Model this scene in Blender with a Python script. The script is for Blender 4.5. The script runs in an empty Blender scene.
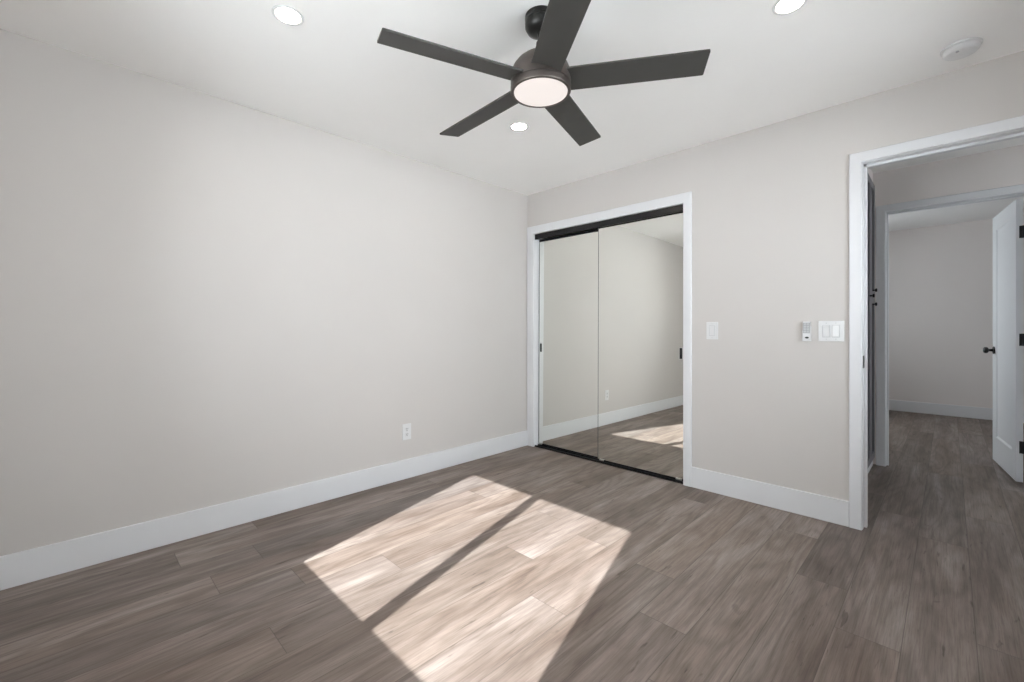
import bpy, bmesh, math
from mathutils import Vector, Matrix

# ------------------------------------------------------------------ camera, sky, sun, exposure
sc = bpy.context.scene
COL = sc.collection
sc.view_settings.view_transform = 'Standard'
sc.view_settings.look = 'None'
sc.view_settings.gamma = 1.0
sc.view_settings.use_curve_mapping = False
sc.view_settings.exposure = 0.02

cam_d = bpy.data.cameras.new('camera')
cam = bpy.data.objects.new('camera', cam_d)
COL.objects.link(cam)
cam.location = (2.926, -3.154, 1.133)
cam.rotation_euler = (math.pi / 2, 0, math.radians(44.88))
cam_d.sensor_fit = 'HORIZONTAL'
cam_d.sensor_width = 36.0
cam_d.lens = 439.2 / 1024.0 * 36.0
cam_d.shift_y = -11.9 / 1024.0
cam_d.clip_start = 0.05
sc.camera = cam

SKY = 9.0
world = bpy.data.worlds.new('sky')
sc.world = world
world.use_nodes = True
wn = world.node_tree.nodes
bg = wn['Background']
bg.inputs['Color'].default_value = (0.87, 0.94, 1.0, 1)
bg.inputs['Strength'].default_value = SKY

sun_d = bpy.data.lights.new('sun', 'SUN')
sun = bpy.data.objects.new('sun', sun_d)
COL.objects.link(sun)
sun_d.energy = 18.5
sun_d.angle = math.radians(0.45)
sun_d.color = (0.97, 0.985, 1.0)
sun.location = (3, -10, 8)
sun.rotation_euler = Vector((-0.392, 1.40, -1.0)).to_track_quat('-Z', 'Y').to_euler()


def portal(name, loc, rot, sx, sy):
    d = bpy.data.lights.new(name, 'AREA')
    d.shape = 'RECTANGLE'
    d.size, d.size_y = sx, sy
    d.cycles.is_portal = True
    o = bpy.data.objects.new(name, d)
    COL.objects.link(o)
    o.location, o.rotation_euler = loc, rot
    return o


W_OUT = 3.58
# sampling guides over the window openings, some added for light (they give no light of their own)
portal('window_portal', (1.763, -3.79, 1.485), (math.pi / 2, 0, 0), 1.48, 1.16)
portal('window_portal', (W_OUT + 0.01, -1.625, 1.47), (math.pi / 2, 0, math.pi / 2), 2.45, 1.16)
portal('window_portal', (1.07, 3.3, 1.47), (math.pi / 2, 0, -math.pi / 2), 1.3, 1.16)
portal('window_portal', (5.33, 0.85, 1.47), (math.pi / 2, 0, math.pi / 2), 0.8, 1.16)
try:
    sc.cycles.max_bounces = 16
    sc.cycles.diffuse_bounces = 8
    sc.cycles.glossy_bounces = 6
    sc.cycles.transparent_max_bounces = 16
    sc.cycles.sample_clamp_indirect = 6.0
except Exception:
    pass


# ------------------------------------------------------------------ materials
def new_mat(name):
    m = bpy.data.materials.new(name)
    m.use_nodes = True
    nt = m.node_tree
    return m, nt, nt.nodes['Principled BSDF']


def N(nt, typ, **kw):
    n = nt.nodes.new(typ)
    for k, v in kw.items():
        setattr(n, k, v)
    return n


def math_node(nt, op, a, b=None):
    n = nt.nodes.new('ShaderNodeMath')
    n.operation = op
    for i, v in enumerate((a, b)):
        if v is None:
            continue
        if isinstance(v, (int, float)):
            n.inputs[i].default_value = v
        else:
            nt.links.new(v, n.inputs[i])
    return n.outputs[0]


def paint(name, col, rough=0.6, vary=0.015, bump=0.0, scale=3.0, spec=0.3):
    m, nt, p = new_mat(name)
    tc = N(nt, 'ShaderNodeTexCoord')
    no = N(nt, 'ShaderNodeTexNoise')
    no.inputs['Scale'].default_value = scale
    no.inputs['Detail'].default_value = 4
    nt.links.new(tc.outputs['Object'], no.inputs['Vector'])
    r = N(nt, 'ShaderNodeValToRGB')
    r.color_ramp.elements[0].position = 0.3
    r.color_ramp.elements[1].position = 0.7
    r.color_ramp.elements[0].color = tuple(max(0, c * (1 - vary)) for c in col) + (1,)
    r.color_ramp.elements[1].color = tuple(min(1, c * (1 + vary)) for c in col) + (1,)
    nt.links.new(no.outputs['Fac'], r.inputs['Fac'])
    nt.links.new(r.outputs['Color'], p.inputs['Base Color'])
    p.inputs['Roughness'].default_value = rough
    p.inputs['Specular IOR Level'].default_value = spec
    if bump:
        n2 = N(nt, 'ShaderNodeTexNoise')
        n2.inputs['Scale'].default_value = 130
        n2.inputs['Detail'].default_value = 2
        nt.links.new(tc.outputs['Object'], n2.inputs['Vector'])
        b = N(nt, 'ShaderNodeBump')
        b.inputs['Strength'].default_value = bump
        b.inputs['Distance'].default_value = 0.002
        nt.links.new(n2.outputs['Fac'], b.inputs['Height'])
        nt.links.new(b.outputs['Normal'], p.inputs['Normal'])
    return m


def metal(name, col, rough, metallic=1.0):
    m = paint(name, col, rough, 0.05, 0, 40, 0.5)
    m.node_tree.nodes['Principled BSDF'].inputs['Metallic'].default_value = metallic
    return m


def lamp_mat(name, col, strength, base=0.8):
    m, nt, p = new_mat(name)
    p.inputs['Base Color'].default_value = (base, base, base, 1)
    p.inputs['Emission Color'].default_value = col + (1,)
    p.inputs['Emission Strength'].default_value = strength
    p.inputs['Roughness'].default_value = 0.5
    return m


M_WALL = paint('greige_wall_paint', (0.605, 0.576, 0.557), 0.75, 0.012, 0.06, 1.5, 0.15)
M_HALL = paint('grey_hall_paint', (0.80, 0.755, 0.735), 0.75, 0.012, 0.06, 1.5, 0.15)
M_CEIL = paint('white_ceiling_paint', (0.93, 0.922, 0.912), 0.85, 0.01, 0.06, 2.0, 0.1)
M_TRIM = paint('white_trim_paint', (0.735, 0.74, 0.76), 0.4, 0.008, 0, 6.0, 0.35)
M_DOOR = paint('white_door_paint', (0.82, 0.83, 0.85), 0.35, 0.008, 0, 6.0, 0.4)
M_PLATE = paint('white_switch_plastic', (0.71, 0.71, 0.715), 0.3, 0.005, 0, 20, 0.5)
M_ROCKER = paint('white_rocker_plastic', (0.75, 0.75, 0.755), 0.25, 0.005, 0, 20, 0.5)
M_SLOT = paint('dark_slot', (0.06, 0.06, 0.06), 0.6, 0.05, 0, 30, 0.3)
M_GREY = paint('grey_plastic', (0.33, 0.33, 0.34), 0.4, 0.03, 0, 30, 0.4)
M_LGREY = paint('shade_toned_plastic', (0.55, 0.55, 0.56), 0.35, 0.03, 0, 30, 0.4)  # darkened from the plate white to draw shading round the rockers
M_KEY = paint('mid_grey_key', (0.52, 0.52, 0.53), 0.4, 0.03, 0, 30, 0.4)
M_BLACK = metal('black_hardware', (0.006, 0.006, 0.007), 0.4, 0.1)
M_TRACK = metal('black_anodised_track', (0.016, 0.016, 0.017), 0.3, 0.4)
M_CAB = paint('grey_cabinet_paint', (0.16, 0.16, 0.17), 0.45, 0.02, 0, 5, 0.4)
M_BRONZE = metal('dark_bronze_metal', (0.105, 0.088, 0.080), 0.42, 0.7)  # base lightened and warmed to carry the glow of the lens
M_CANOPY = metal('black_bronze_metal', (0.02, 0.019, 0.018), 0.35, 0.5)
M_BLADE = paint('dark_espresso_blade', (0.049, 0.047, 0.044), 0.5, 0.06, 0, 12, 0.4)
M_CHROME = metal('satin_nickel', (0.75, 0.75, 0.73), 0.28)
M_EDGE = metal('grey_mirror_edge', (0.16, 0.17, 0.165), 0.35, 0.6)
M_VINYL = paint('white_vinyl', (0.8, 0.8, 0.79), 0.4, 0.01, 0, 6, 0.4)
M_CONC = paint('pale_concrete', (0.88, 0.88, 0.88), 0.9, 0.1, 0, 1.2, 0.1)
M_LED = lamp_mat('downlight_glow', (1.0, 0.85, 0.72), 100.0)
M_OPAL = lamp_mat('opal_glow', (1.0, 0.90, 0.85), 0.80, 0.15)


def mirror_mat():
    m, nt, p = new_mat('silvered_mirror')
    tc = N(nt, 'ShaderNodeTexCoord')
    no = N(nt, 'ShaderNodeTexNoise')
    no.inputs['Scale'].default_value = 1.0
    nt.links.new(tc.outputs['Object'], no.inputs['Vector'])
    r = N(nt, 'ShaderNodeValToRGB')
    r.color_ramp.elements[0].color = (0.88, 0.885, 0.845, 1)
    r.color_ramp.elements[1].color = (0.885, 0.89, 0.85, 1)
    nt.links.new(no.outputs['Fac'], r.inputs['Fac'])
    nt.links.new(r.outputs['Color'], p.inputs['Base Color'])
    p.inputs['Metallic'].default_value = 1.0
    p.inputs['Roughness'].default_value = 0.0
    return m


def glass_mat():
    m = bpy.data.materials.new('window_glass')
    m.use_nodes = True
    nt = m.node_tree
    nt.nodes.clear()
    out = N(nt, 'ShaderNodeOutputMaterial')
    tr = N(nt, 'ShaderNodeBsdfTransparent')
    tr.inputs['Color'].default_value = (0.97, 0.98, 0.975, 1)
    gl = N(nt, 'ShaderNodeBsdfGlossy')
    gl.inputs['Roughness'].default_value = 0.0
    lw = N(nt, 'ShaderNodeFresnel')
    lw.inputs['IOR'].default_value = 1.2
    mx = N(nt, 'ShaderNodeMixShader')
    nt.links.new(lw.outputs[0], mx.inputs[0])
    nt.links.new(tr.outputs[0], mx.inputs[1])
    nt.links.new(gl.outputs[0], mx.inputs[2])
    nt.links.new(mx.outputs[0], out.inputs['Surface'])
    return m


def floor_mat():
    """Oak vinyl planks running along Y: 19 cm wide, 1.5 m long, random stagger, streaky grain."""
    PW, PL = 0.19, 1.52
    m, nt, p = new_mat('oak_vinyl_plank')
    L = nt.links
    tc = N(nt, 'ShaderNodeTexCoord')
    sp = N(nt, 'ShaderNodeSeparateXYZ')
    L.new(tc.outputs['Object'], sp.inputs[0])
    X, Y = sp.outputs[0], sp.outputs[1]
    xs = math_node(nt, 'DIVIDE', math_node(nt, 'ADD', X, 10 * PW - 2.615 % PW + 0.0), PW)
    colm = math_node(nt, 'FLOOR', xs)
    w1 = N(nt, 'ShaderNodeTexWhiteNoise', noise_dimensions='1D')
    L.new(colm, w1.inputs['W'])
    ys = math_node(nt, 'ADD', math_node(nt, 'DIVIDE', Y, PL), math_node(nt, 'MULTIPLY', w1.outputs['Value'], 7.0))
    row = math_node(nt, 'FLOOR', ys)
    cid = N(nt, 'ShaderNodeCombineXYZ')
    L.new(colm, cid.inputs[0])
    L.new(row, cid.inputs[1])
    w2 = N(nt, 'ShaderNodeTexWhiteNoise', noise_dimensions='3D')
    L.new(cid.outputs[0], w2.inputs['Vector'])
    pid = w2.outputs['Value']
    sepc = N(nt, 'ShaderNodeSeparateColor')
    L.new(w2.outputs['Color'], sepc.inputs[0])
    hue = sepc.outputs[1]

    def stretched(sx, sy, seed, scale, detail, rough=0.6, dist=0.0):
        c = N(nt, 'ShaderNodeCombineXYZ')
        L.new(math_node(nt, 'MULTIPLY', X, sx), c.inputs[0])
        L.new(math_node(nt, 'MULTIPLY', Y, sy), c.inputs[1])
        L.new(math_node(nt, 'MULTIPLY', pid, seed), c.inputs[2])
        n = N(nt, 'ShaderNodeTexNoise')
        n.inputs['Scale'].default_value = scale
        n.inputs['Detail'].default_value = detail
        n.inputs['Roughness'].default_value = rough
        n.inputs['Distortion'].default_value = dist
        L.new(c.outputs[0], n.inputs['Vector'])
        return n.outputs['Fac']

    broad = stretched(7.0, 0.8, 37.0, 1.0, 3, 0.55, 0.5)        # light and dark bands in a plank
    cath = stretched(44.0, 1.7, 61.0, 1.0, 6, 0.65, 0.4)        # streaks
    fine = stretched(230.0, 7.0, 83.0, 1.0, 4, 0.7, 0.1)        # pores
    knot = stretched(13.0, 7.0, 17.0, 1.0, 2, 0.5, 0.6)
    mott = stretched(9.0, 3.0, 29.0, 1.0, 4, 0.6, 0.3)          # soft warm and grey clouds
    crack = stretched(48.0, 5.5, 43.0, 1.0, 3, 0.55, 0.4)       # short dark checks
    arch = stretched(4.8, 0.6, 53.0, 1.0, 2, 0.5, 0.0)
    rings = math_node(nt, 'SINE', math_node(nt, 'ADD', math_node(nt, 'MULTIPLY', arch, 80.0), math_node(nt, 'MULTIPLY', cath, 2.5)))

    def ramp(fac, els):
        r = N(nt, 'ShaderNodeValToRGB')
        while len(r.color_ramp.elements) < len(els):
            r.color_ramp.elements.new(0.5)
        for e, (pos, c) in zip(r.color_ramp.elements, els):
            e.position = pos
            e.color = c + (1,)
        L.new(fac, r.inputs['Fac'])
        return r.outputs['Color']

    def mix(fac, a, b, typ='MIX'):
        n = N(nt, 'ShaderNodeMix', data_type='RGBA', blend_type=typ)
        for sock, v in ((n.inputs[0], fac), (n.inputs[6], a), (n.inputs[7], b)):
            if isinstance(v, (int, float)):
                sock.default_value = v
            elif isinstance(v, tuple):
                sock.default_value = v
            else:
                L.new(v, sock)
        return n.outputs[2]

    warm = ramp(broad, [(0.30, (0.140, 0.100, 0.076)), (0.52, (0.212, 0.163, 0.132)), (0.72, (0.290, 0.236, 0.200))])
    cool = ramp(broad, [(0.30, (0.142, 0.115, 0.104)), (0.52, (0.205, 0.174, 0.161)), (0.72, (0.275, 0.242, 0.228))])
    base = mix(math_node(nt, 'ADD', math_node(nt, 'MULTIPLY', hue, 0.45), math_node(nt, 'MULTIPLY', mott, 0.55)), warm, cool)
    streak = ramp(cath, [(0.34, (0.82, 0.805, 0.795)), (0.50, (1.0, 1.0, 1.0)), (0.66, (1.09, 1.088, 1.085))])
    c1 = mix(0.85, base, streak, 'MULTIPLY')
    cloud = ramp(mott, [(0.32, (0.83, 0.81, 0.80)), (0.52, (1.0, 1.0, 1.0)), (0.70, (1.12, 1.12, 1.12))])
    c1 = mix(0.9, c1, cloud, 'MULTIPLY')
    ringc = ramp(math_node(nt, 'ADD', math_node(nt, 'MULTIPLY', rings, 0.5), 0.5), [(0.0, (0.84, 0.825, 0.815)), (0.4, (1.0, 1.0, 1.0)), (1.0, (1.09, 1.09, 1.09))])
    c1 = mix(0.8, c1, ringc, 'MULTIPLY')
    crk = ramp(crack, [(0.28, (0.45, 0.42, 0.40)), (0.34, (1.0, 1.0, 1.0))])
    c1 = mix(0.8, c1, crk, 'MULTIPLY')
    lines = stretched(105.0, 1.3, 71.0, 1.0, 3, 0.5, 0.15)     # thin crisp grain lines
    lin_c = ramp(lines, [(0.36, (0.74, 0.72, 0.70)), (0.44, (1.0, 1.0, 1.0)), (0.62, (1.0, 1.0, 1.0)), (0.68, (1.12, 1.12, 1.12))])
    c1 = mix(0.40, c1, lin_c, 'MULTIPLY')
    pores = ramp(fine, [(0.36, (0.76, 0.75, 0.74)), (0.52, (1.0, 1.0, 1.0)), (0.70, (1.13, 1.13, 1.12))])
    c2 = mix(0.9, c1, pores, 'MULTIPLY')
    kn = ramp(knot, [(0.17, (0.50, 0.47, 0.45)), (0.25, (1.0, 1.0, 1.0))])
    c3 = mix(0.8, c2, kn, 'MULTIPLY')
    tone = ramp(pid, [(0.0, (0.82, 0.82, 0.82)), (1.0, (1.20, 1.20, 1.20))])
    c4 = mix(1.0, c3, tone, 'MULTIPLY')
    # seams
    fx = math_node(nt, 'FRACT', xs)
    fy = math_node(nt, 'FRACT', ys)
    ex = math_node(nt, 'MULTIPLY', math_node(nt, 'MINIMUM', fx, math_node(nt, 'SUBTRACT', 1.0, fx)), PW)
    ey = math_node(nt, 'MULTIPLY', math_node(nt, 'MINIMUM', fy, math_node(nt, 'SUBTRACT', 1.0, fy)), PL)
    seam = math_node(nt, 'LESS_THAN', math_node(nt, 'MINIMUM', ex, ey), 0.0014)
    c5 = mix(math_node(nt, 'MULTIPLY', seam, 0.55), c4, (0.05, 0.04, 0.035, 1))
    L.new(c5, p.inputs['Base Color'])
    p.inputs['Roughness'].default_value = 0.48
    p.inputs['Specular IOR Level'].default_value = 0.35
    b = N(nt, 'ShaderNodeBump')
    b.inputs['Strength'].default_value = 0.12
    b.inputs['Distance'].default_value = 0.001
    L.new(fine, b.inputs['Height'])
    L.new(b.outputs['Normal'], p.inputs['Normal'])
    return m


M_MIRROR = mirror_mat()
M_GLASS = glass_mat()
M_FLOOR = floor_mat()


# ------------------------------------------------------------------ helpers
def add_box(bm, x0, x1, y0, y1, z0, z1, bevel=0.0, seg=2):
    t = bmesh.new()
    bmesh.ops.create_cube(t, size=1.0)
    for v in t.verts:
        v.co = Vector(((x0 + x1) / 2 + v.co.x * (x1 - x0), (y0 + y1) / 2 + v.co.y * (y1 - y0), (z0 + z1) / 2 + v.co.z * (z1 - z0)))
    if bevel:
        bmesh.ops.bevel(t, geom=list(t.edges), offset=bevel, segments=seg, affect='EDGES', profile=0.7)
    me = bpy.data.meshes.new('tmp')
    t.to_mesh(me)
    t.free()
    bm.from_mesh(me)
    bpy.data.meshes.remove(me)


def bx(*boxes, bevel=0.0):
    bm = bmesh.new()
    for b in boxes:
        add_box(bm, *b, bevel=bevel)
    return bm


def lathe(profile, seg=48, mat=None):
    """Surface of revolution about local Z, then transformed by mat."""
    bm = bmesh.new()
    rings = []
    for r, z in profile:
        if r < 1e-6:
            rings.append([bm.verts.new((0, 0, z))])
        else:
            rings.append([bm.verts.new((r * math.cos(2 * math.pi * i / seg), r * math.sin(2 * math.pi * i / seg), z)) for i in range(seg)])
    for a, b in zip(rings, rings[1:]):
        for i in range(seg):
            j = (i + 1) % seg
            if len(a) == 1 and len(b) == 1:
                continue
            if len(a) == 1:
                bm.faces.new((a[0], b[i], b[j]))
            elif len(b) == 1:
                bm.faces.new((a[i], a[j], b[0]))
            else:
                bm.faces.new((a[i], a[j], b[j], b[i]))
    bmesh.ops.recalc_face_normals(bm, faces=bm.faces)
    if mat is not None:
        bm.transform(mat)
    return bm


def obj(name, bm, mat, parent=None, loc=(0, 0, 0), smooth=False, rot=None):
    me = bpy.data.meshes.new(name)
    bm.to_mesh(me)
    bm.free()
    me.materials.append(mat)
    if smooth:
        me.polygons.foreach_set('use_smooth', [True] * len(me.polygons))
        try:
            me.set_sharp_from_angle(angle=math.radians(35))
        except Exception:
            pass
    o = bpy.data.objects.new(name, me)
    COL.objects.link(o)
    o.location = loc
    if rot:
        o.rotation_euler = rot
    if parent:
        o.parent = parent
    return o


def tag(o, label, cat, group=None):
    o['label'] = label
    o['category'] = cat
    if group:
        o['group'] = group
    return o


def thing(name, label, cat, loc, rz=0.0, group=None):
    o = bpy.data.objects.new(name, None)
    o.empty_display_size = 0.1
    COL.objects.link(o)
    o.location = loc
    o.rotation_euler = (0, 0, rz)
    return tag(o, label, cat, group)


def struct(name, bm, mat, label=None, cat=None, parent=None, loc=(0, 0, 0), rot=None):
    o = obj(name, bm, mat, parent, loc, rot=rot)
    if parent is None:
        o['kind'] = 'structure'
        if label:
            o['label'] = label
            o['category'] = cat
    return o


def copy_tree(root, loc, rz, label, group=None):
    r = root.copy()
    COL.objects.link(r)
    r.location = loc
    r.rotation_euler = (0, 0, rz)
    r['label'] = label
    if group:
        r['group'] = group
    for ch in list(root.children):
        c = ch.copy()
        COL.objects.link(c)
        c.parent = r
        for g in list(ch.children):
            d = g.copy()
            COL.objects.link(d)
            d.parent = c
    return r


# ------------------------------------------------------------------ room shell
H = 2.44
H2 = 2.505          # the far room's ceiling is a little higher
W = 3.46            # bedroom width (x)
YF = -3.64          # window wall
T = 0.115           # inner wall thickness
HF = 1.60           # hall far wall
RB = 4.945           # far room back wall
XR = 5.2            # east side of hall and far room

struct('floor', bx((-0.12, XR + 0.12, YF - 0.14, RB + 0.12, -0.12, 0.0)), M_FLOOR,
       'grey brown oak plank floor running through bedroom, hall and far room', 'floor')
struct('ceiling', bx((-0.12, XR + 0.12, YF - 0.14, HF, H, H + 0.2), (-0.12, XR + 0.12, HF, RB + 0.12, H2, H2 + 0.135)), M_CEIL,
       'flat white painted ceiling with fan and recessed lights', 'ceiling')
struct('wall_left', bx((-0.12, 0.0, YF - 0.14, HF, 0, H)), M_WALL,
       'long blank greige wall on the left with one outlet', 'wall')
CX0, CX1, CZ = 0.09, 1.554, 2.047     # closet opening
DX0, DX1, DZ = 2.580, 3.345, 2.071     # bedroom doorway
struct('wall_back', bx(
    (0.0, CX0 - 0.02, 0, T, 0, H), (CX0 - 0.02, CX1 + 0.02, 0, T, CZ + 0.02, H),
    (CX1 + 0.02, DX0 - 0.02, 0, T, 0, H), (DX0 - 0.02, DX1 + 0.02, 0, T, DZ + 0.02, H),
    (DX1 + 0.02, XR, 0, T, 0, H)), M_WALL,
    'greige wall holding the mirrored closet and the open doorway', 'wall')
RY0, RY1 = -2.85, -0.40             # added side window of the right wall, evens the light
struct('wall_right', bx((W, W + 0.12, YF, RY0, 0, H), (W, W + 0.12, RY1, 0.0, 0, H), (W, W + 0.12, RY0, RY1, 0, 0.911), (W, W + 0.12, RY0, RY1, 2.0586, H)),
       M_WALL, 'greige wall to the right with an added side window, out of the picture', 'wall')
struct('wall_sun_block', bx((W + 0.12, 7.0, YF - 0.34, YF - 0.2, -0.3, 4.8)), M_CONC, 'unseen wall added to keep the sun off the side window', 'wall')  # added sun blocker for the side window, never in view
WX0, WX1, WZ0, WZ1 = 1.023, 2.504, 0.911, 2.0586
struct('wall_front', bx(
    (0.0, WX0, YF - 0.14, YF, 0, H), (WX1, W + 0.12, YF - 0.14, YF, 0, H),
    (WX0, WX1, YF - 0.14, YF, 0, WZ0), (WX0, WX1, YF - 0.14, YF, WZ1, H)), M_WALL,
    'window wall of the bedroom, behind the viewer', 'wall')
# hall and far room
HX = 2.47
struct('wall_hall_left', bx((HX - 0.12, HX, T, 0.56, 0, H), (HX - 0.12, HX, 0.56, 1.56, 2.335, H), (HX - 0.12, HX, 1.56, HF, 0, H)),
       M_HALL, 'short left wall of the hall around the grey linen cabinet', 'wall')
FX0, FX1, FZ = 2.556, 3.318, 2.098   # far room doorway
struct('wall_hall_back', bx(
    (-0.12, FX0 - 0.02, HF, HF + T, 0, H2), (FX1 + 0.02, XR, HF, HF + T, 0, H2), (FX0 - 0.02, FX1 + 0.02, HF, HF + T, FZ + 0.02, H2)),
    M_HALL, 'hall wall with the second white doorway', 'wall')
struct('wall_far_room_back', bx((1.2, XR, RB, RB + 0.12, 0, H2)), M_HALL, 'grey back wall of the far room seen through both doorways', 'wall')
struct('wall_far_room_left', bx((1.08, 1.2, HF + T, 2.65, 0, H2), (1.08, 1.2, 3.95, RB + 0.12, 0, H2), (1.08, 1.2, 2.65, 3.95, 0, WZ0), (1.08, 1.2, 2.65, 3.95, WZ1, H2)), M_HALL, 'left wall of the far room', 'wall')
struct('wall_hall_right', bx((XR, XR + 0.12, 0, 0.45, 0, H), (XR, XR + 0.12, 1.25, HF, 0, H), (XR, XR + 0.12, HF, RB + 0.12, 0, H2), (XR, XR + 0.12, 0.45, 1.25, 0, WZ0), (XR, XR + 0.12, 0.45, 1.25, WZ1, H)), M_HALL, 'plain end wall of hall and far room', 'wall')
struct('ground', bx((-14, 20, -22, YF - 0.14, -0.42, -0.3), (W + 0.12, 20, YF - 0.14, 0.0, -0.42, -0.3)), M_CONC, 'pale concrete ground outside the window', 'ground')  # unseen ground, made very pale to bounce light onto the ceiling


# ------------------------------------------------------------------ windows
def window(name, length, label):
    """Two-pane sliding window in a local frame: x along the wall, y outward depth, origin at the sill's left end."""
    hgt = WZ1 - WZ0
    f = 0.05
    fr = struct(name, bx((0, f, -0.03, 0.03, 0, hgt), (length - f, length, -0.03, 0.03, 0, hgt),
                         (f, length - f, -0.03, 0.03, 0, f), (f, length - f, -0.03, 0.03, hgt - f, hgt)), M_VINYL, label, 'window')
    mid = length / 2 - 0.027
    if length > 1.4 and name == 'window_1':
        mid = 1.706 - WX0
    obj('mullion', bx((mid, mid + 0.056, -0.028, 0.028, f, hgt - f)), M_VINYL, fr)
    obj('pane', bx((f, mid, -0.003, 0.003, f, hgt - f)), M_GLASS, fr)
    obj('pane', bx((mid + 0.056, length - f, -0.003, 0.003, f, hgt - f)), M_GLASS, fr)
    return fr


w = window('window_1', WX1 - WX0, 'white two-pane sliding window of the bedroom')
w.location = (WX0, YF - 0.09, WZ0)
w = window('added_window_4', RY1 - RY0, 'white sliding side window added for even light, out of view')  # added light source, spreads daylight evenly over the walls
w.location = (W + 0.06, RY0, WZ0)
w.rotation_euler = (0, 0, math.pi / 2)
w = window('added_window_2', 1.3, 'white sliding window added to light the far room, out of view')  # added to bring daylight into the far room
w.location = (1.13, 2.65, WZ0)
w.rotation_euler = (0, 0, math.pi / 2)


w = window('added_window_3', 0.8, 'white sliding window added to light the hall from its end, out of view')  # added to brighten the hall from the right
w.location = (XR + 0.07, 0.45, WZ0)
w.rotation_euler = (0, 0, math.pi / 2)

# ------------------------------------------------------------------ baseboards
BH, BT = 0.145, 0.014


def base_y(name, x0, x1, y, sgn, label, h=BH):
    """Baseboard along X standing off a wall at y towards sgn."""
    y0, y1 = sorted((y, y + sgn * BT))
    return struct(name, bx((x0, x1, y0, y1, 0, h), bevel=0.003), M_TRIM, label, 'baseboard')


def base_x(name, y0, y1, x, sgn, label, h=BH):
    x0, x1 = sorted((x, x + sgn * BT))
    return struct(name, bx((x0, x1, y0, y1, 0, h), bevel=0.003), M_TRIM, label, 'baseboard')


base_x('baseboard_left', YF, -0.016, 0, 1, 'white baseboard along the long left wall')
base_y('baseboard_back', 1.614, 2.518, 0, -1, 'white baseboard between closet and doorway')
base_x('baseboard_right', YF, 0, W, -1, 'white baseboard on the right wall')
base_y('baseboard_front', BT, W - BT, YF, 1, 'white baseboard below the bedroom window')
base_y('baseboard_far', 1.2, XR, RB, -1, 'white baseboard in the far room', 0.146)

# ------------------------------------------------------------------ trims (door casings and jambs)
CT = 0.016


def casing(name, x0, x1, ztop, cw_l, cw_r, cw_t, y, sgn, label, xl=None):
    """Flat mitred casing round an opening; x0..x1 opening, stands off plane y."""
    ya, yb = y, y + sgn * CT
    bm = bmesh.new()
    outer = [(x0 - cw_l, 0), (x0 - cw_l, ztop + cw_t), (x1 + cw_r, ztop + cw_t), (x1 + cw_r, 0)]
    inner = [(x0, 0), (x0, ztop), (x1, ztop), (x1, 0)]
    e = 0.004
    def ring(pts, off, yy):
        return [bm.verts.new((p[0], yy, p[1])) for p in pts]
    def inset(pts, d):
        (a, b, c, f) = pts
        return [(a[0] + d, a[1]), (b[0] + d, b[1] - d), (c[0] - d, c[1] - d), (f[0] - d, f[1])]
    o0 = ring(outer, 0, ya)
    o1 = ring(outer, 0, yb - sgn * e)
    o2 = ring(inset(outer, e), 0, yb)
    i2 = ring(inset(inner, -e), 0, yb)
    i1 = ring(inner, 0, yb - sgn * e)
    i0 = ring(inner, 0, ya)
    loops = [o0, o1, o2, i2, i1, i0, o0]
    for A, B in zip(loops, loops[1:]):
        for k in range(3):
            bm.faces.new((A[k], A[k + 1], B[k + 1], B[k]))
    for k in (0, 3):
        bm.faces.new([l[k] for l in loops[:-1]])
    bmesh.ops.recalc_face_normals(bm, faces=bm.faces)
    return struct(name, bm, M_TRIM, label, 'trim')


# closet opening
casing('trim_1', CX0, CX1, CZ, 0.084, 0.059, 0.075, 0, -1, 'white flat casing round the mirrored closet')
struct('trim_2', bx((CX0 - 0.02, CX0, 0, T, 0, CZ), (CX1, CX1 + 0.02, 0, T, 0, CZ), (CX0 - 0.02, CX1 + 0.02, 0, T, CZ, CZ + 0.02)),
       M_TRIM, 'white jamb lining inside the closet opening', 'trim')
# bedroom doorway
casing('trim_3', 2.577, DX1 + 0.003, 2.074, 0.058, 0.060, 0.058, 0, -1, 'white flat casing round the open bedroom doorway')
j = struct('trim_4', bx((DX0 - 0.02, DX0, 0, T, 0, DZ), (DX1, DX1 + 0.02, 0, T, 0, DZ), (DX0 - 0.02, DX1 + 0.02, 0, T, DZ, DZ + 0.02),
                        (DX0, DX0 + 0.013, 0.046, 0.080, 0, DZ), (DX1 - 0.013, DX1, 0.046, 0.080, 0, DZ), (DX0, DX1, 0.046, 0.080, DZ - 0.013, DZ)),
           M_TRIM, 'white jamb with door stop in the bedroom doorway', 'trim')
obj('strike_plate', bx((DX0 - 0.001, DX0 + 0.0025, 0.001, 0.045, 0.912, 0.982), bevel=0.0008), M_BLACK, j)['label'] = 'black strike plate on the white jamb'
casing('trim_5', 2.577, DX1 + 0.003, 2.074, 0.058, 0.060, 0.058, T, 1, 'white casing on the hall side of the bedroom doorway')
# far room doorway
casing('trim_6', 2.553, FX1 + 0.003, 2.101, 0.062, 0.062, 0.056, HF, -1, 'white casing round the second doorway across the hall')
struct('trim_7', bx((FX0 - 0.02, FX0, HF, HF + T, 0, FZ), (FX1, FX1 + 0.02, HF, HF + T, 0, FZ), (FX0 - 0.02, FX1 + 0.02, HF, HF + T, FZ, FZ + 0.02),
                    (FX0, FX0 + 0.012, HF + 0.035, HF + 0.07, 0, FZ), (FX0, FX1, HF + 0.035, HF + 0.07, FZ - 0.012, FZ)),
       M_TRIM, 'white jamb lining of the second doorway', 'trim')

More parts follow.
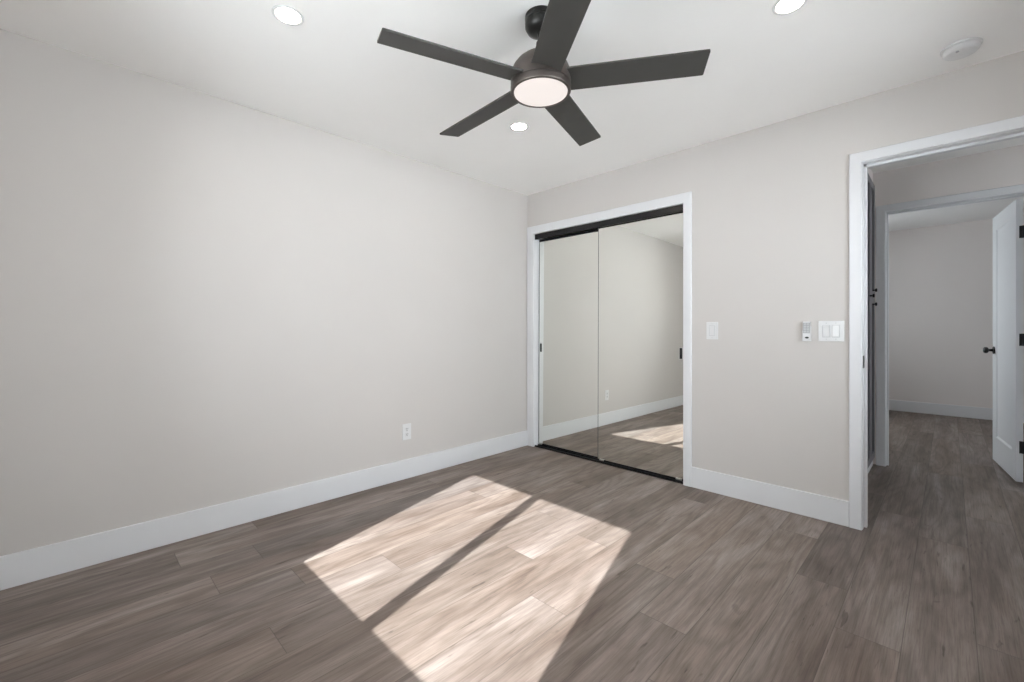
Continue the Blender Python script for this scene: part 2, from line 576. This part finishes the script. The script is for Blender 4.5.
# ------------------------------------------------------------------ closet: tracks and mirrored sliding doors
t = thing('sliding_door_top_track', 'black metal top track spanning the closet opening', 'track', ((CX0 + CX1) / 2, 0.05, 1.957))
cw = (CX1 - CX0) / 2
obj('fascia', bx((-cw + 0.001, cw - 0.001, -0.044, -0.036, 0.040, CZ - 1.957 - 0.001), bevel=0.001), M_TRACK, t)
obj('channel', bx((-cw + 0.001, cw - 0.001, -0.036, 0.035, 0.060, CZ - 1.957 - 0.001)), M_TRACK, t)
t = thing('sliding_door_bottom_track', 'black metal floor track below the closet mirrors', 'track', ((CX0 + CX1) / 2, 0.05, 0.0))
obj('base_strip', bx((-cw + 0.001, cw - 0.001, -0.048, 0.036, 0.0, 0.006)), M_TRACK, t)
for yy in (-0.045, 0.000, 0.030):
    obj('rail', bx((-cw + 0.001, cw - 0.001, yy, yy + 0.005, 0.006, 0.014)), M_TRACK, t)


def mirror_door(x0, x1, y, z1, label, pull_at, guides, top_rail=False):
    """Frameless mirror panel with thin edge channels, cup pull and bottom guides; face towards -Y at y."""
    wd = x1 - x0
    r = thing('mirror_door', label, 'sliding door', ((x0 + x1) / 2, y, 0.016), 0, 'mirrored sliding closet doors')
    h = wd / 2
    z0 = 0.012
    r.rotation_euler = (math.radians(-0.3), 0, 0)   # leans back very slightly
    obj('mirror_panel', bx((-h + 0.004, h - 0.004, 0, 0.005, z0, z1)), M_MIRROR, r)
    obj('backing_board', bx((-h + 0.004, h - 0.004, 0.0055, 0.016, z0, z1)), M_EDGE, r)
    for s in (-1, 1):
        xa, xb = sorted((s * h, s * (h - 0.004)))
        obj('edge_channel', bx((xa, xb, -0.0015, 0.018, 0.004, z1)), M_EDGE, r)
    obj('bottom_rail', bx((-h + 0.004, h - 0.004, -0.002, 0.018, 0.0, z0)), M_TRACK, r)
    if top_rail:
        obj('top_rail', bx((-h, h, -0.001, 0.018, z1, z1 + 0.020)), M_TRACK, r)['label'] = 'black top rail'
    obj('finger_pull', bx((pull_at - 0.011, pull_at + 0.011, -0.003, -0.0003, 0.897, 0.977), bevel=0.001), M_BLACK, r)['label'] = 'black cup pull'
    pl = [o for o in r.children if o.name.startswith('finger_pull')][0]
    obj('rim', bx((pull_at - 0.016, pull_at - 0.011, -0.004, -0.0003, 0.894, 0.980), (pull_at + 0.011, pull_at + 0.014, -0.004, -0.0003, 0.894, 0.980),
                  (pull_at - 0.011, pull_at + 0.011, -0.004, -0.0003, 0.894, 0.897), (pull_at - 0.011, pull_at + 0.011, -0.004, -0.0003, 0.977, 0.980)), M_CHROME, pl)
    for g in guides:
        obj('bottom_guide', bx((g - 0.022, g + 0.022, -0.008, -0.0022, 0.002, 0.013), bevel=0.001), M_CHROME, r)['label'] = 'small bright guide clip'
    return r


mirror_door(0.095, 0.89, 0.056, 1.963, 'left mirrored closet door, sliding behind the other one', -0.37, (-0.372,), True)
mirror_door(0.797, 1.549, 0.022, 1.989, 'right mirrored closet door, in front, reflecting the sunlit floor', 0.349, (-0.335, 0.335))

# ------------------------------------------------------------------ linen cabinet in the hall
cab = thing('linen_cabinet', 'dark grey built-in linen cabinet on the left side of the hall', 'cabinet', (HX, 1.06, 0.0))
obj('carcass', bx((-0.35, -0.001, -0.498, 0.498, 0.062, 2.332)), M_CAB, cab)
obj('toe_board', bx((-0.30, 0.004, -0.498, 0.498, 0.0, 0.060)), M_TRIM, cab)['label'] = 'white toe board'


def shaker_door(y0, y1, z0, z1, ky, kz):
    s, d = 0.055, 0.018
    dr = obj('door', bx((0, d, y0, y0 + s, z0, z1), (0, d, y1 - s, y1, z0, z1), (0, d, y0 + s, y1 - s, z0, z0 + s), (0, d, y0 + s, y1 - s, z1 - s, z1),
                        (0, 0.006, y0 + s, y1 - s, z0 + s, z1 - s)), M_CAB, cab)
    k = lathe([(0, 0), (0.008, 0), (0.006, 0.004), (0.005, 0.014), (0.013, 0.018), (0.015, 0.024), (0.012, 0.029), (0, 0.031)], 20,
              Matrix.Translation((d, ky, kz)) @ Matrix.Rotation(math.pi / 2, 4, 'Y'))
    obj('knob', k, M_BLACK, dr, smooth=True)['label'] = 'black round knob'
    return dr


shaker_door(-0.490, -0.115, 0.075, 2.32, -0.40, 1.33)
shaker_door(-0.110, 0.205, 0.075, 2.32, 0.175, 1.393)
shaker_door(0.210, 0.490, 0.075, 1.387, 0.335, 1.333)
shaker_door(0.210, 0.490, 1.393, 2.32, 0.335, 1.445)

# ------------------------------------------------------------------ open white door of the far room
DW, DTK, DH = 0.72, 0.035, 2.075
ang = math.atan2(2.467 - 1.752, 3.191 - 3.273)        # direction from hinge edge to latch edge
# local: x along the leaf from hinge edge, y through thickness (y=0 the visible face, +y away)
st = 0.115
rec = 0.009
bm = bx((0, st, -DTK, 0, 0, DH), (DW - st, DW, -DTK, 0, 0, DH), (st, DW - st, -DTK, 0, 0, 0.21), (st, DW - st, -DTK, 0, DH - st, DH),
        (st, DW - st, -DTK + rec, -rec, 0.21, DH - st))
# sloped sticking round the recessed panel, both faces
for yf, yr in ((0.0, -rec), (-DTK, -DTK + rec)):
    a = [(st, 0.21), (DW - st, 0.21), (DW - st, DH - st), (st, DH - st)]
    b = [(st + 0.012, 0.222), (DW - st - 0.012, 0.222), (DW - st - 0.012, DH - st - 0.012), (st + 0.012, DH - st - 0.012)]
    va = [bm.verts.new((p[0], yf, p[1])) for p in a]
    vb = [bm.verts.new((p[0], yr, p[1])) for p in b]
    for k in range(4):
        bm.faces.new((va[k], va[(k + 1) % 4], vb[(k + 1) % 4], vb[k]))
dr = struct('door_1', bm, M_DOOR, 'white single-panel door standing open beyond the hall', 'door', None, (3.273, 1.752, 0.012), (0, 0, ang))
knob_prof = [(0, 0), (0.031, 0), (0.032, 0.003), (0.030, 0.008), (0.014, 0.010), (0.011, 0.014), (0.010, 0.030), (0.014, 0.034),
             (0.024, 0.040), (0.0275, 0.050), (0.025, 0.060), (0.016, 0.066), (0, 0.067)]
for sgn in (1, -1):
    mt = Matrix.Translation((DW - 0.062, 0 if sgn > 0 else -DTK, 0.941)) @ Matrix.Rotation(-sgn * math.pi / 2, 4, 'X')
    obj('door_knob', lathe(knob_prof, 32, mt), M_BLACK, dr, smooth=True)['label'] = 'black round knob and rosette'
for z in (1.788, 0.998, 0.210):
    hb = bx((-0.0025, 0.0, -DTK + 0.0005, -0.016, z, z + 0.09), bevel=0.0008)
    add_box(hb, -0.004, 0.0, -0.0345, -0.030, z, z + 0.09)
    k = lathe([(0, 0), (0.006, 0), (0.006, 0.09), (0, 0.09)], 16, Matrix.Translation((-0.006, -DTK - 0.004, z)))
    me = bpy.data.meshes.new('tmp'); k.to_mesh(me); k.free(); hb.from_mesh(me); bpy.data.meshes.remove(me)
    obj('hinge', hb, M_BLACK, dr)['label'] = 'black butt hinge on the door edge'

# ------------------------------------------------------------------ wall fittings
def plate_mesh(w_, h_):
    return bx((-w_ / 2, w_ / 2, -0.006, 0, -h_ / 2, h_ / 2), bevel=0.0025)


def rocker(parent, x, w_=0.033, h_=0.067, tilt=0.05):
    fr = obj('rocker_frame', bx((x - w_ / 2 - 0.003, x - w_ / 2, -0.0075, -0.0055, -h_ / 2 - 0.003, h_ / 2 + 0.003),
                                (x + w_ / 2, x + w_ / 2 + 0.003, -0.0075, -0.0055, -h_ / 2 - 0.003, h_ / 2 + 0.003),
                                (x - w_ / 2, x + w_ / 2, -0.0075, -0.0055, h_ / 2, h_ / 2 + 0.003), (x - w_ / 2, x + w_ / 2, -0.0075, -0.0055, -h_ / 2 - 0.003, -h_ / 2)),
             M_LGREY, parent)
    bm = bx((x - w_ / 2 + 0.0006, x + w_ / 2 - 0.0006, -0.0105, -0.0045, -h_ / 2 + 0.0006, h_ / 2 - 0.0006), bevel=0.001)
    bm.transform(Matrix.Translation((0, -0.007, 0)) @ Matrix.Rotation(tilt, 4, 'X') @ Matrix.Translation((0, 0.007, 0)))
    obj('rocker', bm, M_ROCKER, parent)


sw = thing('light_switch', 'single white rocker light switch beside the closet casing', 'switch', (1.756, 0, 1.122))
obj('cover_plate', plate_mesh(0.078, 0.120), M_PLATE, sw)
rocker(sw, 0.0)
for zz in (-0.047, 0.047):
    obj('screw', lathe([(0.003, 0), (0.003, 0.001), (0, 0.0014)], 12, Matrix.Translation((0, -0.006, zz)) @ Matrix.Rotation(math.pi / 2, 4, 'X')), M_LGREY, sw)

sw = thing('double_light_switch', 'wide white plate with two rocker switches beside the doorway', 'switch', (2.434, 0, 1.121))
obj('cover_plate', plate_mesh(0.124, 0.120), M_PLATE, sw)
rocker(sw, -0.023, tilt=0.09)
rocker(sw, 0.023, tilt=-0.09)
for xx in (-0.023, 0.023):
    for zz in (-0.047, 0.047):
        obj('screw', lathe([(0.003, 0), (0.003, 0.001), (0, 0.0014)], 12, Matrix.Translation((xx, -0.006, zz)) @ Matrix.Rotation(math.pi / 2, 4, 'X')), M_LGREY, sw)

cr = thing('remote_holder', 'white wall cradle holding the fan remote, left of the double switch', 'holder', (2.3145, 0, 1.1185))
obj('cradle_back', bx((-0.022, 0.022, -0.004, 0, -0.058, 0.030), bevel=0.0012), M_PLATE, cr)
obj('cradle_pocket', bx((-0.022, -0.020, -0.020, -0.004, -0.058, 0.005), (0.020, 0.022, -0.020, -0.004, -0.058, 0.005), (-0.020, 0.020, -0.020, -0.004, -0.058, -0.055)), M_PLATE, cr)
rm = thing('fan_remote', 'slim white fan remote with a grey key pad in the wall cradle', 'remote', (2.3145, -0.0045, 1.1185))
obj('remote_body', bx((-0.0195, 0.0195, -0.015, 0, -0.054, 0.060), bevel=0.003), M_PLATE, rm)
pad = obj('key_pad', bx((-0.0170, 0.0170, -0.0165, -0.0152, -0.010, 0.053), bevel=0.0005), M_GREY, rm)
pad['label'] = 'grey key pad'
for r_ in range(4):
    for c_ in range(2):
        obj('key', bx((-0.0140 + c_ * 0.0150, -0.001 + c_ * 0.0150, -0.0180, -0.0166, -0.007 + r_ * 0.0150, 0.0055 + r_ * 0.0150), bevel=0.0006), M_KEY, pad)
obj('round_button', lathe([(0.0085, 0), (0.0085, 0.0012), (0, 0.0016)], 24, Matrix.Translation((0.002, -0.0152, -0.037)) @ Matrix.Rotation(math.pi / 2, 4, 'X') @ Matrix.Diagonal((1.2, 0.7, 1, 1))), M_SLOT, rm)['label'] = 'dark oval button'

# outlet on the left wall (built facing -Y, turned to face +X)
ou = thing('wall_outlet', 'white duplex wall outlet low on the left wall above baseboard', 'outlet', (0, -1.353, 0.353), math.pi / 2)
obj('cover_plate', plate_mesh(0.074, 0.120), M_PLATE, ou)
for zz in (-0.020, 0.020):
    rc = obj('receptacle', bx((-0.0165, 0.0165, -0.008, -0.0055, zz - 0.014, zz + 0.014), bevel=0.0015), M_ROCKER, ou)
    obj('slots', bx((-0.0078, -0.0050, -0.0085, -0.0079, zz - 0.002, zz + 0.009), (0.0050, 0.0078, -0.0085, -0.0079, zz - 0.002, zz + 0.009),
                    (-0.003, 0.003, -0.0085, -0.0079, zz - 0.011, zz - 0.006)), M_SLOT, rc)['label'] = 'dark plug slots'
obj('screw', lathe([(0.003, 0), (0.003, 0.001), (0, 0.0014)], 12, Matrix.Translation((0, -0.006, 0)) @ Matrix.Rotation(math.pi / 2, 4, 'X')), M_LGREY, ou)

# ------------------------------------------------------------------ ceiling: downlights, smoke detector, fan
dl = thing('recessed_downlight', 'recessed white ceiling light at upper left, beyond the fan blade tip', 'ceiling light', (0.975, -2.516, H), 0, 'recessed downlights')
obj('trim_ring', lathe([(0.0465, -0.0003), (0.0470, -0.0030), (0.0500, -0.0045), (0.0570, -0.0050), (0.0600, -0.0035), (0.0608, -0.0003)], 64), M_PLATE, dl, smooth=True)
obj('lens', lathe([(0.0462, -0.0003), (0.045, -0.0012), (0.03, -0.0014), (0, -0.0015)], 48), M_LED, dl, smooth=True)
copy_tree(dl, (2.471, -1.116, H), 0, 'recessed white ceiling light cut by the top edge, right of fan', 'recessed downlights')
copy_tree(dl, (2.471, -2.516, H), 0, 'recessed white ceiling light out of frame, above and behind the viewer', 'recessed downlights')
copy_tree(dl, (0.959, -1.114, H), 0, 'small-looking recessed ceiling light between the two lower fan blades', 'recessed downlights')

sd = thing('smoke_detector', 'round white smoke detector on the ceiling above the doorway', 'smoke detector', (2.964, -0.250, H))
obj('mounting_base', lathe([(0.0, -0.0005), (0.068, -0.0005), (0.070, -0.003), (0.070, -0.009), (0.066, -0.011), (0.0, -0.011)], 64), M_PLATE, sd, smooth=True)
obj('cover', lathe([(0.0, -0.0112), (0.061, -0.0112), (0.063, -0.014), (0.062, -0.026), (0.055, -0.034), (0.03, -0.038), (0, -0.039)], 64), M_PLATE, sd, smooth=True)
obj('test_button', lathe([(0.006, 0.002), (0.006, -0.002), (0, -0.003)], 20, Matrix.Translation((-0.012, -0.040, -0.0372))), M_GREY, sd, smooth=True)['label'] = 'small grey test button'

FX, FY, BZ, BR = 1.716, -1.769, 2.165, 0.653
fan = thing('ceiling_fan', 'dark bronze five-blade ceiling fan with glowing round light', 'ceiling fan', (FX, FY, H))
obj('canopy', lathe([(0, -0.0005), (0.064, -0.0005), (0.066, -0.003), (0.066, -0.022), (0.064, -0.024), (0.064, -0.027), (0.066, -0.029), (0.065, -0.048),
                     (0.056, -0.064), (0.038, -0.073), (0.022, -0.076), (0, -0.076)], 64), M_CANOPY, fan, smooth=True)
obj('downrod', lathe([(0, -0.07), (0.0125, -0.07), (0.0125, -0.155), (0, -0.155)], 32), M_CANOPY, fan, smooth=True)
zb = BZ - H
mh = obj('motor_housing', lathe([(0, -0.1070), (0.0165, -0.1070), (0.0185, -0.1100), (0.021, -0.1330), (0.030, -0.1480), (0.052, -0.1630), (0.078, -0.1790), (0.100, -0.1970), (0.115, -0.2170),
                            (0.1235, -0.2380), (0.1255, -0.2530), (0.1255, -0.2925), (0, -0.2925)], 72), M_BRONZE, fan, smooth=True)
obj('light_ring', lathe([(0, -0.2935), (0.1245, -0.2935), (0.1260, -0.2955), (0.1260, -0.3150), (0.1235, -0.3210), (0.1150, -0.3225), (0.1122, -0.3205), (0.1120, -0.3170), (0, -0.3170)], 72), M_BRONZE, fan, smooth=True)
obj('light_lens', lathe([(0, -0.3173), (0.1117, -0.3173), (0.1112, -0.3210), (0.085, -0.3230), (0.045, -0.3242), (0, -0.3246)], 64), M_OPAL, fan, smooth=True)['label'] = 'glowing opal lens'


def blade_mesh():
    bm = bmesh.new()
    # outline (radius, across), slight widening outwards, square tip with small rounded corners
    w0, w1, tip = 0.061, 0.062, BR
    pts = [(0.112, -w0), (tip - 0.005, -w1), (tip - 0.0015, -w1 + 0.0015), (tip, -w1 + 0.005), (tip, w1 - 0.005), (tip - 0.0015, w1 - 0.0015), (tip - 0.005, w1), (0.112, w0)]
    th = 0.0035
    up = [bm.verts.new((r, s, th)) for r, s in pts]
    dn = [bm.verts.new((r, s, -th)) for r, s in pts]
    bm.faces.new(up)
    bm.faces.new(dn[::-1])
    n = len(pts)
    for i in range(n):
        k = (i + 1) % n
        bm.faces.new((up[i], dn[i], dn[k], up[k]))
    bmesh.ops.recalc_face_normals(bm, faces=bm.faces)
    # blade iron: a short dark bracket under the root
    return bm


PITCH = math.radians(-11.9)
for k in range(5):
    a = math.radians(34.6 + 72 * k)
    b = blade_mesh()
    b.transform(Matrix.Rotation(PITCH, 4, 'X'))
    bo = obj('blade', b, M_BLADE, fan, (0, 0, zb))
    # blades never hang perfectly level: each one rises or droops about a degree
    bo.rotation_euler = (0, math.radians((-1.0, 0.1, 1.2, -0.5, 0.0)[k]), a)
    ir = bx((0.100, 0.165, -0.045, 0.045, 0.0042, 0.0085), bevel=0.001)
    ir.transform(Matrix.Rotation(PITCH, 4, 'X'))
    obj('blade_iron', ir, M_CANOPY, bo)
